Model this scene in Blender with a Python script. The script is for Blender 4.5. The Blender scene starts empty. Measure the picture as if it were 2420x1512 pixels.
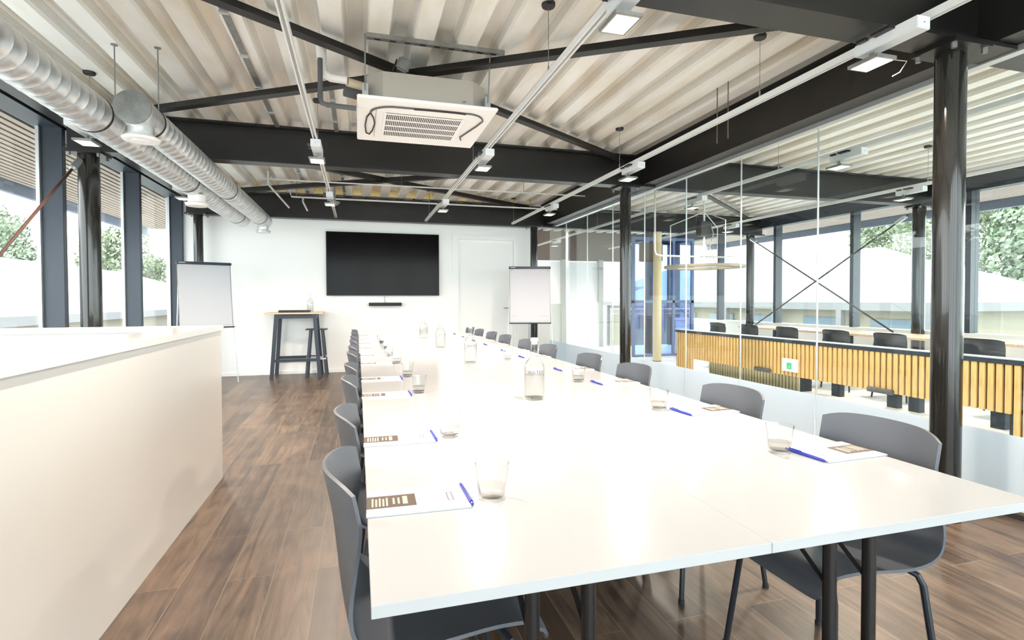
import bpy, bmesh, math, random
from mathutils import Vector, Matrix
R=math.radians; random.seed(7)
SC=bpy.context.scene; COL=SC.collection
# ------------------------------------------------------------------ camera
cd=bpy.data.cameras.new('camera'); cam=bpy.data.objects.new('camera',cd); COL.objects.link(cam); SC.camera=cam
cd.sensor_width=36; cd.lens=36*1250/2420; cd.shift_y=-(756-735)/2420; cd.clip_start=.05; cd.clip_end=300
_y,_p,_r=R(16.2294),R(1.1894),R(.15)
_f=Vector((math.sin(_y)*math.cos(_p),math.cos(_y)*math.cos(_p),-math.sin(_p)))
_x=Vector((math.cos(_y),-math.sin(_y),0)); _d=_f.cross(_x)
_rx=_x*math.cos(_r)+_d*math.sin(_r); _up=-(-_x*math.sin(_r)+_d*math.cos(_r))
cam.matrix_world=Matrix(((_rx.x,_up.x,-_f.x,0),(_rx.y,_up.y,-_f.y,0),(_rx.z,_up.z,-_f.z,1.25),(0,0,0,1)))
# ------------------------------------------------------------------ sky and exposure
W=bpy.data.worlds.new('sky'); SC.world=W; W.use_nodes=True
wn=W.node_tree.nodes; wl=W.node_tree.links; bg=wn['Background']
wt=wn.new('ShaderNodeTexCoord'); wno=wn.new('ShaderNodeTexNoise'); wno.inputs['Scale'].default_value=2.2; wno.inputs['Detail'].default_value=4
wr=wn.new('ShaderNodeValToRGB'); wr.color_ramp.elements[0].color=(.80,.90,1,1); wr.color_ramp.elements[1].color=(1,1,1,1)
wr.color_ramp.elements[0].position=.35; wr.color_ramp.elements[1].position=.6
wl.new(wt.outputs['Generated'],wno.inputs['Vector']); wl.new(wno.outputs['Fac'],wr.inputs['Fac']); wl.new(wr.outputs['Color'],bg.inputs['Color'])
bg.inputs['Strength'].default_value=1.6
SC.view_settings.view_transform='Standard'; SC.view_settings.look='None'; SC.view_settings.gamma=1
SC.view_settings.use_curve_mapping=False; SC.view_settings.exposure=2.27
LAMP_W=8.0      # power of each ceiling lamp
LED_E=.34
# ------------------------------------------------------------------ materials
def mat(name,col,rough=.5,metal=0.,spec=.5,emit=None,es=0,noise=None,bump=None,coat=0):
    m=bpy.data.materials.new(name); m.use_nodes=True; nt=m.node_tree; b=nt.nodes['Principled BSDF']
    b.inputs['Base Color'].default_value=(*col,1); b.inputs['Roughness'].default_value=rough
    b.inputs['Metallic'].default_value=metal; b.inputs['Specular IOR Level'].default_value=spec
    b.inputs['Coat Weight'].default_value=coat
    if emit: b.inputs['Emission Color'].default_value=(*emit,1); b.inputs['Emission Strength'].default_value=es
    if noise or bump:
        tc=nt.nodes.new('ShaderNodeTexCoord')
    if noise:
        sc,amt,stretch=noise
        mp=nt.nodes.new('ShaderNodeMapping'); mp.inputs['Scale'].default_value=stretch
        n=nt.nodes.new('ShaderNodeTexNoise'); n.inputs['Scale'].default_value=sc; n.inputs['Detail'].default_value=5
        r=nt.nodes.new('ShaderNodeValToRGB')
        r.color_ramp.elements[0].position=.3; r.color_ramp.elements[1].position=.7
        r.color_ramp.elements[0].color=(*[c*(1-amt) for c in col],1); r.color_ramp.elements[1].color=(*[min(1,c*(1+amt*.5)) for c in col],1)
        nt.links.new(tc.outputs['Object'],mp.inputs['Vector']); nt.links.new(mp.outputs['Vector'],n.inputs['Vector'])
        nt.links.new(n.outputs['Fac'],r.inputs['Fac']); nt.links.new(r.outputs['Color'],b.inputs['Base Color'])
    if bump:
        n2=nt.nodes.new('ShaderNodeTexNoise'); n2.inputs['Scale'].default_value=bump[0]
        bp=nt.nodes.new('ShaderNodeBump'); bp.inputs['Strength'].default_value=bump[1]; bp.inputs['Distance'].default_value=.003
        nt.links.new(tc.outputs['Object'],n2.inputs['Vector']); nt.links.new(n2.outputs['Fac'],bp.inputs['Height']); nt.links.new(bp.outputs['Normal'],b.inputs['Normal'])
    return m
def glassmat(name,tint,base=.04,power=1.0,rough=0.0,add=0.0):
    m=bpy.data.materials.new(name); m.use_nodes=True; nt=m.node_tree; nt.nodes.clear()
    o=nt.nodes.new('ShaderNodeOutputMaterial'); t=nt.nodes.new('ShaderNodeBsdfTransparent'); g=nt.nodes.new('ShaderNodeBsdfGlossy')
    mx=nt.nodes.new('ShaderNodeMixShader'); lw=nt.nodes.new('ShaderNodeLayerWeight'); lw.inputs['Blend'].default_value=.5
    pw=nt.nodes.new('ShaderNodeMath'); pw.operation='POWER'; pw.inputs[1].default_value=4.5; nt.links.new(lw.outputs['Facing'],pw.inputs[0])
    ma=nt.nodes.new('ShaderNodeMath'); ma.operation='MULTIPLY_ADD'; ma.inputs[1].default_value=power; ma.inputs[2].default_value=base*.6+add; ma.use_clamp=True
    t.inputs['Color'].default_value=(*tint,1); g.inputs['Roughness'].default_value=rough
    nt.links.new(pw.outputs[0],ma.inputs[0]); nt.links.new(ma.outputs[0],mx.inputs['Fac'])
    nt.links.new(t.outputs[0],mx.inputs[1]); nt.links.new(g.outputs[0],mx.inputs[2]); nt.links.new(mx.outputs[0],o.inputs['Surface'])
    return m
M={}
M['white']=mat('white_paint',(.92,.92,.91),.55,bump=(60,.05))
M['parapet']=mat('parapet_lacquer',(.62,.60,.575),.22,spec=.5)
M['cap']=mat('cap_laminate',(.62,.615,.60),.18)
M['steel']=mat('black_steel',(.0105,.0095,.009),.38,noise=(4,.3,(1,1,1)))
M['steelg']=mat('flange_steel',(.05,.045,.042),.4)
M['column']=mat('raw_steel_tube',(.017,.016,.014),.13,metal=.25,coat=.3)
M['frame']=mat('anthracite_frame',(.026,.037,.054),.4)
M['alu']=mat('aluminium',(.62,.65,.66),.35,metal=.7)
M['railw']=mat('rail_white',(.72,.72,.71),.35)
M['galv']=mat('galvanised_steel',(.74,.75,.755),.36,metal=.75,noise=(14,.22,(1,1,1)))
M['darkgalv']=mat('dull_zinc',(.30,.30,.29),.45,metal=.6,noise=(20,.2,(1,1,1)))
M['lampw']=mat('lamp_white',(.70,.71,.72),.4)
M['led']=mat('warm_led',(1,.95,.85),.4,emit=(1,.83,.6),es=LED_E)
M['black']=mat('black_plastic',(.015,.015,.017),.4)
M['rubber']=mat('black_rubber',(.02,.02,.02),.7)
M['screen']=mat('screen_glass',(.006,.005,.005),.13,spec=.10)
M['table']=mat('table_laminate',(.44,.447,.458),.16,spec=.55)
M['tedge']=mat('table_edge',(.6,.6,.64),.3)
M['tleg']=mat('black_tube',(.014,.013,.013),.25)
M['chair']=mat('charcoal_plastic',(.092,.10,.118),.42,bump=(500,.12))
M['chairleg']=mat('charcoal_metal',(.022,.027,.034),.35,metal=.2)
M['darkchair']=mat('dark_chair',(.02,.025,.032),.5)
M['paper']=mat('paper',(.52,.52,.56),.6)
M['paper2']=mat('flip_paper',(.50,.52,.56),.6)
M['band']=mat('brown_print',(.085,.06,.045),.5)
M['bandtxt']=mat('print_light',(.42,.38,.34),.5)
M['ink']=mat('ink',(.12,.12,.14),.5)
M['pen']=mat('blue_plastic',(.02,.04,.36),.25)
M['oak']=mat('oak',(.72,.52,.33),.45,noise=(6,.25,(1,14,14)))
M['slat']=mat('larch_slat',(.70,.44,.17),.5,noise=(5,.22,(9,9,1)))
M['slatp']=mat('pale_slat',(.62,.53,.33),.5)
M['darkfelt']=mat('dark_backing',(.03,.035,.04),.8)
M['acw']=mat('ac_white',(.86,.83,.80),.4)
M['acbox']=mat('ac_zinc',(.47,.44,.39),.42,metal=.35)
M['grilld']=mat('grille_dark',(.018,.013,.010),.6)
M['hose']=mat('grey_foam',(.10,.10,.105),.8)
M['pipew']=mat('pipe_white',(.82,.78,.74),.45)
M['tape']=mat('pipe_tape',(.72,.60,.42),.6)
M['foam']=mat('yellow_foam',(.80,.66,.34),.9)
M['film']=None
M['rodred']=mat('painted_rod',(.055,.026,.021),.4)
M['green']=mat('exit_green',(.02,.5,.22),.5)
M['brownwall']=mat('brown_panel',(.15,.12,.10),.6)
M['greywall']=mat('grey_panel',(.42,.44,.43),.6)
M['blind']=mat('white_blind',(.88,.9,.92),.7)
M['blue']=mat('blue_panel',(.13,.19,.36),.4)
M['blueg']=glassmat('blue_glass',(.55,.66,.88),power=1.)
M['blueg2']=glassmat('deep_blue_glass',(.5,.56,.8),power=1.)
M['concrete']=mat('pale_concrete',(.80,.80,.79),.5,noise=(3,.15,(1,1,1)))
M['roofw']=mat('pale_roof',(.20,.205,.21),.6)
M['wallb']=mat('beige_wall',(.22,.20,.15),.7)
M['eave']=mat('weathered_white',(.15,.15,.15),.6)
M['trimw']=mat('white_trim',(.85,.85,.83),.5)
M['darkwin']=mat('dark_window',(.13,.17,.20),.15)
M['slate']=mat('slate_blue',(.17,.20,.27),.6)
M['bark']=mat('bark',(.12,.09,.06),.9)
M['leaf1']=mat('leaf_light',(.34,.39,.26),.6,noise=(.9,.4,(1,1,1)))
M['leaf2']=mat('leaf_mid',(.24,.30,.20),.6,noise=(.9,.45,(1,1,1)))
M['pale_ground']=mat('bounce_ground',(.60,.59,.57),.9,noise=(.6,.3,(1,1,1)))  # ground made pale as an added reflector, bouncing daylight up to the ceiling
M['ring']=mat('plywood_ring',(.42,.37,.29),.6)
M['water']=glassmat('water',(.99,.995,.995),power=.6,base=.02)
M['drink']=glassmat('clear_glass',(.985,.99,.99),power=1.5,add=.012,rough=.02)
M['bottle']=glassmat('bottle_glass',(.98,.985,.98),power=1.3,add=.01,rough=.02)
M['pane']=glassmat('window_pane',(.95,.98,.97),power=.7)
M['part']=glassmat('partition_glass',(.94,.97,.96),power=1.0,add=.01)
# frosted film: half see-through white
m=bpy.data.materials.new('frosted_film'); m.use_nodes=True; nt=m.node_tree; nt.nodes.clear()
o=nt.nodes.new('ShaderNodeOutputMaterial'); d=nt.nodes.new('ShaderNodeBsdfDiffuse'); d.inputs['Color'].default_value=(.70,.77,.84,1)
tl=nt.nodes.new('ShaderNodeBsdfTranslucent'); tl.inputs['Color'].default_value=(.74,.81,.88,1); mx=nt.nodes.new('ShaderNodeMixShader'); mx.inputs['Fac'].default_value=.55
nt.links.new(d.outputs[0],mx.inputs[1]); nt.links.new(tl.outputs[0],mx.inputs[2]); nt.links.new(mx.outputs[0],o.inputs['Surface']); M['film']=m
# wood floor
def floormat():
    m=bpy.data.materials.new('dark_oak_planks'); m.use_nodes=True; nt=m.node_tree; L=nt.links; b=nt.nodes['Principled BSDF']; N=nt.nodes.new
    tc=N('ShaderNodeTexCoord'); mp=N('ShaderNodeMapping'); mp.inputs['Rotation'].default_value=(0,0,R(90)); L.new(tc.outputs['Object'],mp.inputs['Vector'])
    br=N('ShaderNodeTexBrick'); br.offset=.37; br.inputs['Scale'].default_value=1; br.inputs['Brick Width'].default_value=1.3; br.inputs['Row Height'].default_value=.19
    br.inputs['Mortar Size'].default_value=.0016; br.inputs['Color1'].default_value=(0,0,0,1); br.inputs['Color2'].default_value=(1,1,1,1); br.inputs['Mortar'].default_value=(.5,.5,.5,1)
    L.new(mp.outputs['Vector'],br.inputs['Vector'])
    mp2=N('ShaderNodeMapping'); mp2.inputs['Scale'].default_value=(14,1.3,1); L.new(tc.outputs['Object'],mp2.inputs['Vector'])
    va=N('ShaderNodeVectorMath'); va.operation='ADD'; L.new(mp2.outputs['Vector'],va.inputs[0])
    sc=N('ShaderNodeVectorMath'); sc.operation='SCALE'; sc.inputs['Scale'].default_value=7; L.new(br.outputs['Color'],sc.inputs[0]); L.new(sc.outputs[0],va.inputs[1])
    n1=N('ShaderNodeTexNoise'); n1.inputs['Scale'].default_value=1.6; n1.inputs['Detail'].default_value=8; n1.inputs['Roughness'].default_value=.62; n1.inputs['Distortion'].default_value=1.2; L.new(va.outputs[0],n1.inputs['Vector'])
    n2=N('ShaderNodeTexNoise'); n2.inputs['Scale'].default_value=5; n2.inputs['Detail'].default_value=3; L.new(tc.outputs['Object'],n2.inputs['Vector'])
    a=N('ShaderNodeMath'); a.operation='MULTIPLY_ADD'; a.inputs[1].default_value=.22; L.new(br.outputs['Color'],a.inputs[0]); 
    a2=N('ShaderNodeMath'); a2.operation='MULTIPLY_ADD'; a2.inputs[1].default_value=.35; L.new(n2.outputs['Fac'],a2.inputs[0]); L.new(n1.outputs['Fac'],a2.inputs[2])
    L.new(a2.outputs[0],a.inputs[2])
    r=N('ShaderNodeValToRGB'); e=r.color_ramp.elements
    e[0].position=.42; e[0].color=(.028,.014,.008,1); e[1].position=1.0; e[1].color=(.165,.108,.070,1)
    k=e.new(.68); k.color=(.062,.038,.025,1)
    L.new(a.outputs[0],r.inputs['Fac'])
    mx=N('ShaderNodeMixRGB'); mx.inputs['Color2'].default_value=(.19,.15,.115,1); L.new(br.outputs['Fac'],mx.inputs['Fac']); L.new(r.outputs['Color'],mx.inputs['Color1'])  # plank seams painted lighter to stand for highlights on the bevels
    L.new(mx.outputs['Color'],b.inputs['Base Color']); b.inputs['Roughness'].default_value=.34; b.inputs['Specular IOR Level'].default_value=.75
    rr=N('ShaderNodeMapRange'); rr.inputs['To Min'].default_value=.24; rr.inputs['To Max'].default_value=.5; L.new(n1.outputs['Fac'],rr.inputs['Value']); L.new(rr.outputs[0],b.inputs['Roughness'])
    bp=N('ShaderNodeBump'); bp.inputs['Strength'].default_value=.25; bp.inputs['Distance'].default_value=.002; L.new(n1.outputs['Fac'],bp.inputs['Height']); L.new(bp.outputs['Normal'],b.inputs['Normal'])
    return m
M['floor']=floormat()
# corrugated steel deck with perforated webs
def deckmat():
    m=bpy.data.materials.new('perforated_steel_deck'); m.use_nodes=True; nt=m.node_tree; L=nt.links; b=nt.nodes['Principled BSDF']; N=nt.nodes.new
    g=N('ShaderNodeTexCoord'); sp=N('ShaderNodeSeparateXYZ'); L.new(g.outputs['Object'],sp.inputs[0])
    cb=N('ShaderNodeCombineXYZ'); L.new(sp.outputs['Z'],cb.inputs['X']); L.new(sp.outputs['Y'],cb.inputs['Y'])
    s=N('ShaderNodeVectorMath'); s.operation='SCALE'; s.inputs['Scale'].default_value=90; L.new(cb.outputs[0],s.inputs[0])
    fr=N('ShaderNodeVectorMath'); fr.operation='FRACTION'; L.new(s.outputs[0],fr.inputs[0])
    sb=N('ShaderNodeVectorMath'); sb.operation='SUBTRACT'; sb.inputs[1].default_value=(.5,.5,0); L.new(fr.outputs[0],sb.inputs[0])
    ln=N('ShaderNodeVectorMath'); ln.operation='LENGTH'; L.new(sb.outputs[0],ln.inputs[0])
    lt=N('ShaderNodeMath'); lt.operation='LESS_THAN'; lt.inputs[1].default_value=.27; L.new(ln.outputs['Value'],lt.inputs[0])
    zr=N('ShaderNodeMath'); zr.operation='COMPARE'; zr.inputs[1].default_value=3.085; zr.inputs[2].default_value=.026; L.new(sp.outputs['Z'],zr.inputs[0])
    mu=N('ShaderNodeMath'); mu.operation='MULTIPLY'; L.new(lt.outputs[0],mu.inputs[0]); L.new(zr.outputs[0],mu.inputs[1])
    n=N('ShaderNodeTexNoise'); n.inputs['Scale'].default_value=1.6; n.inputs['Detail'].default_value=5
    mp=N('ShaderNodeMapping'); mp.inputs['Scale'].default_value=(3,.8,3); L.new(g.outputs['Object'],mp.inputs['Vector']); L.new(mp.outputs['Vector'],n.inputs['Vector'])
    r=N('ShaderNodeValToRGB'); r.color_ramp.elements[0].position=.32; r.color_ramp.elements[0].color=(.80,.735,.63,1); r.color_ramp.elements[1].position=.58; r.color_ramp.elements[1].color=(.92,.90,.86,1)
    L.new(n.outputs['Fac'],r.inputs['Fac'])
    mx=N('ShaderNodeMixRGB'); mx.inputs['Color2'].default_value=(.10,.085,.07,1); L.new(mu.outputs[0],mx.inputs['Fac']); L.new(r.outputs['Color'],mx.inputs['Color1'])
    L.new(mx.outputs['Color'],b.inputs['Base Color']); b.inputs['Roughness'].default_value=.38; b.inputs['Metallic'].default_value=.15
    return m
M['deck']=deckmat()
# ------------------------------------------------------------------ mesh builder
class MB:
    def __init__(s): s.bm=bmesh.new()
    def box(s,x0,x1,y0,y1,z0,z1,bev=0,rot=None,piv=None,seg=2):
        g=bmesh.ops.create_cube(s.bm,size=1); vs=g['verts']
        c=Vector(((x0+x1)/2,(y0+y1)/2,(z0+z1)/2)); d=(x1-x0,y1-y0,z1-z0)
        for v in vs: v.co=Vector((v.co.x*d[0],v.co.y*d[1],v.co.z*d[2]))+c
        if bev:
            es=list({e for v in vs for e in v.link_edges})
            r=bmesh.ops.bevel(s.bm,geom=es,offset=bev,segments=seg,affect='EDGES'); vs=list({v for f in r['faces'] for v in f.verts}|{v for v in vs if v.is_valid})
        if rot is not None: bmesh.ops.rotate(s.bm,verts=vs,cent=Vector(piv) if piv else c,matrix=rot)
        return s
    def bar(s,a,b,w,h):
        a,b=Vector(a),Vector(b); d=(b-a); L=d.length; d.normalize()
        up=Vector((0,0,1)) if abs(d.z)<.99 else Vector((0,1,0)); x=d.cross(up).normalized(); u=x.cross(d)
        vs=[]
        for p in (a,b):
            for i,j in ((-1,-1),(1,-1),(1,1),(-1,1)): vs.append(s.bm.verts.new(p+x*i*w/2+u*j*h/2))
        for q in ((3,2,1,0),(4,5,6,7),(0,1,5,4),(1,2,6,5),(2,3,7,6),(3,0,4,7)): s.bm.faces.new([vs[k] for k in q])
        return s
    def tube(s,pts,r,n=10,cap=True):
        pts=[Vector(p) for p in pts]; rs=r if isinstance(r,(list,tuple)) else [r]*len(pts); rings=[]; pu=None
        for i,p in enumerate(pts):
            t=((pts[min(i+1,len(pts)-1)]-pts[max(i-1,0)])).normalized()
            if pu is None: pu=t.orthogonal().normalized()
            pu=(pu-t*pu.dot(t)).normalized(); w=t.cross(pu)
            rings.append([s.bm.verts.new(p+(pu*math.cos(2*math.pi*k/n)+w*math.sin(2*math.pi*k/n))*rs[i]) for k in range(n)])
        for a,b in zip(rings,rings[1:]):
            for k in range(n): s.bm.faces.new((a[k],a[(k+1)%n],b[(k+1)%n],b[k]))
        if cap: s.bm.faces.new(rings[0][::-1]); s.bm.faces.new(rings[-1])
        return s
    def lathe(s,prof,c=(0,0,0),n=24,close=False):
        rings=[]
        for r,z in prof:
            if r<1e-6: rings.append([s.bm.verts.new((c[0],c[1],c[2]+z))])
            else: rings.append([s.bm.verts.new((c[0]+r*math.cos(2*math.pi*k/n),c[1]+r*math.sin(2*math.pi*k/n),c[2]+z)) for k in range(n)])
        prs=list(zip(rings,rings[1:]))
        if close: prs.append((rings[-1],rings[0]))
        for a,b in prs:
            for k in range(n):
                A=[a[k%len(a)],a[(k+1)%len(a)],b[(k+1)%len(b)],b[k%len(b)]]
                A=list(dict.fromkeys(A))
                if len(A)>2: s.bm.faces.new(A)
        return s
    def prism(s,poly,axis,a,b):
        def mk(p,t): return {'y':(p[0],t,p[1]),'x':(t,p[0],p[1]),'z':(p[0],p[1],t)}[axis]
        A=[s.bm.verts.new(mk(p,a)) for p in poly]; B=[s.bm.verts.new(mk(p,b)) for p in poly]; n=len(poly)
        s.bm.faces.new(A); s.bm.faces.new(B[::-1])
        for i in range(n): s.bm.faces.new((A[i],A[(i+1)%n],B[(i+1)%n],B[i]))
        return s
    def quad(s,*p): s.bm.faces.new([s.bm.verts.new(q) for q in p]); return s
    def build(s,name,m,parent=None,smooth=True,**kw):
        bmesh.ops.recalc_face_normals(s.bm,faces=s.bm.faces)
        me=bpy.data.meshes.new(name); s.bm.to_mesh(me); s.bm.free()
        me.materials.append(M[m] if isinstance(m,str) else m)
        if smooth: me.shade_smooth(); me.set_sharp_from_angle(angle=R(32))
        o=bpy.data.objects.new(name,me); COL.objects.link(o)
        if parent: o.parent=parent
        if kw: tag(o,**kw)
        return o
def tag(o,label=None,cat=None,group=None,kind=None):
    if label: o['label']=label
    if cat: o['category']=cat
    if group: o['group']=group
    if kind: o['kind']=kind
    return o
def thing(name,loc,label,cat,group=None,rz=0,kind=None):
    o=bpy.data.objects.new(name,None); COL.objects.link(o); o.location=loc; o.rotation_euler=(0,0,rz); o.empty_display_size=.1
    return tag(o,label,cat,group,kind)
def struct(name,loc=(0,0,0)):
    o=bpy.data.objects.new(name,None); COL.objects.link(o); o.location=loc; o['kind']='structure'; return o
def dup(root,loc,rz=None,label=None,mats=None):
    def cp(o,par):
        c=o.copy(); COL.objects.link(c); c.parent=par
        for ch in list(o.children): cp(ch,c)
        return c
    kids=list(root.children); r=root.copy(); COL.objects.link(r); r.location=loc
    if rz is not None: r.rotation_euler=(0,0,rz)
    if label: r['label']=label
    for k in kids: cp(k,r)
    return r
def textmesh(txt,size,m,name,parent,place,extr=.0003):
    cu=bpy.data.curves.new(name,'FONT'); cu.body=txt; cu.size=size; cu.align_x='CENTER'; cu.align_y='CENTER'; cu.extrude=extr; cu.resolution_u=3
    t=bpy.data.objects.new('tmp_text',cu); COL.objects.link(t); dg=bpy.context.evaluated_depsgraph_get(); me=bpy.data.meshes.new_from_object(t.evaluated_get(dg))
    bpy.data.objects.remove(t)
    bm=bmesh.new(); bm.from_mesh(me); bmesh.ops.subdivide_edges(bm,edges=[e for e in bm.edges if e.calc_length()>size*.25],cuts=2)
    for v in bm.verts: v.co=place(v.co)
    bm.to_mesh(me); bm.free(); me.name=name; me.materials.clear(); me.materials.append(M[m])
    o=bpy.data.objects.new(name,me); COL.objects.link(o); o.parent=parent; return o
ORD=['nearest the camera','second from the camera','third from the camera','fourth from the camera','fifth from the camera','sixth from the camera','seventh from the camera','eighth from the camera','ninth from the camera','farthest from the camera']
YN,YM,YB=2.185,5.94,9.5
# ------------------------------------------------------------------ setting: floors
tag(MB().box(-2.95,3.62,-2.6,9.8,-.2,0).build('floor','floor'),kind='structure')
fh=struct('floor_hall')
fh.name='floor'
MB().box(5.26,8.5,-2.6,13,-.2,0).build('hall_floor','concrete',fh)
MB().box(3.62,5.26,7.8,13,-.2,0).build('landing_floor','concrete',fh)
MB().box(3.62,5.26,-2.6,7.8,-1.15,-1.0).build('lower_floor','concrete',fh)
MB().box(3.60,3.62,-2.6,7.8,-1.0,-.2).build('slab_edge','white',fh)
# ceiling deck
prof=[]; p=.3
k=-10
x=-2.95
pts=[]
c0=1.8-.3*16
while c0<8.75:
    for dx,z in ((-.15+.055-.0,3.03),): pass
    pts+= [(c0-.085,3.03),(c0-.05,3.135),(c0+.05,3.135),(c0+.085,3.03)]
    c0+=.3
mb=MB()
def strip(mb,pts,y0,y1,ny=1):
    for a,b in zip(pts,pts[1:]): mb.quad((a[0],y0,a[1]),(b[0],y0,b[1]),(b[0],y1,b[1]),(a[0],y1,a[1]))
strip(mb,pts,-2.6,13.0); 
bmesh.ops.remove_doubles(mb.bm,verts=mb.bm.verts,dist=1e-5)
cl=struct('ceiling'); dk=mb.build('steel_deck','deck',cl,smooth=False)
MB().box(-3.0,8.8,-2.6,13.0,3.15,3.35).build('roof_slab','concrete',cl)
# back wall with door
wb=struct('wall_back')
MB().box(-2.95,1.70,9.72,9.87,0,3.149).box(2.955,3.16,9.72,9.87,0,3.149).box(1.70,2.955,9.72,9.87,2.44,3.149).build('wall_panel','white',wb)
dr=struct('door_1')
MB().box(1.68,1.79,9.70,9.86,0,2.38).box(2.865,2.975,9.70,9.86,0,2.38).box(1.68,2.975,9.70,9.86,2.38,2.46).build('door_frame','white',dr)
MB().box(1.795,2.86,9.745,9.79,0.01,2.375,bev=.004).build('door_leaf','white',dr)
MB().tube([(2.78,9.745,1.10),(2.78,9.69,1.10),(2.66,9.685,1.10)],.010,8).lathe([(0,-.0),(.026,0),(.026,.006),(0,.006)],(2.78,9.74,1.10)).build('door_handle','darkgalv',dr.children[-1])
tag(MB().box(-2.69,1.68,9.705,9.72,0,.055).box(2.98,3.16,9.705,9.72,0,.055).build('baseboard_back','white'),kind='structure')
# unseen glazed end behind the camera, added to let more daylight in
wf=struct('added_window')
for x in (-2.9,-1.3,.3,1.9,3.4,5.1,6.8,8.3): MB().box(x,x+.07,-2.75,-2.58,0,3.0).build('mullion','frame',wf)
MB().box(-2.95,8.5,-2.68,-2.67,.05,2.9).build('pane','pane',wf)
MB().box(-2.95,8.5,-2.76,-2.58,2.9,3.1).build('head_frame','frame',wf)
# left window wall
ww=struct('window_1')
posts=[-1.30,.55,2.40,4.23,6.08,7.94,9.66]
for y in posts:
    MB().box(-2.885,-2.70,y,y+.065,.0,2.93,bev=.004).build('mullion','frame',ww)
    MB().box(-2.90,-2.872,y-.03,y,.05,2.93).build('glazing_bead','alu',ww)
for a,b in zip([-2.6]+posts,posts): 
    MB().box(-2.899,-2.891,a+.07,b-.035,.07,2.90).build('pane','pane',ww)
MB().box(-2.93,-2.70,-2.6,9.72,2.90,3.149).build('head_frame','frame',ww)
MB().box(-2.93,-2.70,-2.6,9.72,0,.07).build('sill_frame','frame',ww)
# far facade of the hall (right side)
w2=struct('window_2')
hp=[-.2,1.66,3.55,5.42,7.28,9.08,10.9,12.75]
for y in hp: MB().box(8.38,8.55,y,y+.07,0,2.80,bev=.004).build('mullion','frame',w2)
for a,b in zip([-2.6]+hp,hp): MB().box(8.47,8.478,a+.07,b,.76,2.78).build('pane','pane',w2)
MB().box(8.36,8.56,-2.6,13,2.78,3.149).build('head_frame','frame',w2)
MB().box(8.36,8.60,-2.6,13,.70,.76).build('sill','trimw',w2)
MB().box(8.40,8.55,-2.6,13,0,.70).build('sill_wall','white',w2)
# end wall of the hall
w3=struct('wall_hall_end')
MB().box(3.2,7.0,12.9,13.1,2.28,3.149).build('bulkhead','brownwall',w3)
MB().box(7.0,8.4,12.9,13.1,2.78,3.149).build('head_frame','frame',w3)
MB().box(3.2,5.2,12.9,13.05,0,1.16).build('panelling','greywall',w3)
for x in (5.08,6.15,7.0,8.3): MB().box(x,x+.13,12.85,13.0,0,2.3 if x<6.9 else 2.8).build('mullion','greywall' if x<6.9 else 'frame',w3)
for a,b,z0,z1 in ((3.3,5.08,1.2,2.26),(5.21,6.15,1.2,2.26)): MB().box(a,b,12.94,12.96,z0,z1).build('roller_blind','blind',w3)
MB().box(5.2,8.3,12.98,12.99,0.02,2.28).build('pane','pane',w3)
w4=struct('wall_hall_left')
MB().box(3.2,3.3,9.87,13,0,3.149).build('wall_panel','white',w4)
# glass partition
w5=struct('window_3')
joints=[-2.6,-1.08,-.18,.72,1.63,2.54,3.452,4.353,5.252,6.164,7.062,7.96,8.87,9.72]
for a,b in zip(joints,joints[1:]):
    MB().box(3.596,3.606,a+.003,b-.003,.04,2.67).build('pane','part',w5)
    MB().box(3.588,3.5905,a+.003,b-.003,.05,.468).build('frosted_film','film',w5)
    if -2.5<a: MB().box(3.594,3.608,a-.003,a+.003,.04,2.67).build('joint','alu',w5)
MB().box(3.575,3.63,-2.6,9.72,0,.03).build('floor_channel','rubber',w5)
MB().box(3.57,3.635,-2.6,9.72,2.64,2.675).build('head_channel','alu',w5)
# ------------------------------------------------------------------ steel
def ibeam_x(name,y,x0,x1,z0,z1,label,w=.17,zl=0,tf=.022):
    t=thing(name,(0,0,0),label,'beam','black steel roof beams')
    P=[(y-w/2,z0),(y+w/2,z0),(y+w/2,z0+tf),(y+.008,z0+tf),(y+.008,z1-tf),(y+w/2,z1-tf),(y+w/2,z1),(y-w/2,z1),(y-w/2,z1-tf),(y-.008,z1-tf),(y-.008,z0+tf),(y-w/2,z0+tf)]
    MB().prism(P,'x',x0,x1).build('beam_profile','steel',t,smooth=False); return t
ibeam_x('steel_beam',YM,-2.60,8.4,2.65,3.03,'black steel I-beam crossing the ceiling just behind the air conditioner')
ibeam_x('steel_beam',YB,-2.60,8.4,2.62,3.0,'black steel I-beam above the white back wall and the screen')
ibeam_x('steel_beam',YN,-2.60,8.4,2.65,3.03,'black steel I-beam at top right, nearest the camera',w=.2)
t=thing('edge_beam',(0,0,0),'long black steel beam above the glass partition, running into the distance','beam')
MB().box(3.40,3.66,-2.6,9.72,2.675,3.03).build('beam_web','steel',t,smooth=False)
MB().box(3.30,3.44,-2.6,9.4,3.005,3.03).build('flange','steel',t,smooth=False)
t=thing('edge_beam',(0,0,0),'black steel edge beam above the left windows beside the ducts','beam')
MB().box(-2.62,-2.50,-2.6,9.6,2.88,3.03).build('beam_web','steel',t,smooth=False)
def column(x,y,label,r=.072,z1=2.65,m='column'):
    t=thing('steel_column',(x,y,0),label,'column','round steel columns')
    MB().lathe([(0,0),(r,0),(r,z1-.02),(0,z1-.02)],n=32).build('shaft',m,t)
    MB().box(-.14,.14,-.12,.12,z1-.022,z1-.0).build('cap_plate','steel',t,smooth=False)
    mb=MB()
    for sx in (-1,1):
        for sy in (-1,1): mb.lathe([(0,0),(.014,0),(.014,.03),(0,.03)],(sx*.115,sy*.095,z1-.052),6)
    mb.build('cap_bolts','darkgalv',t)
    MB().lathe([(0,0),(r+.004,0),(r+.004,.012),(0,.012)],n=24).build('base_collar','steel',t)
    return t
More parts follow.
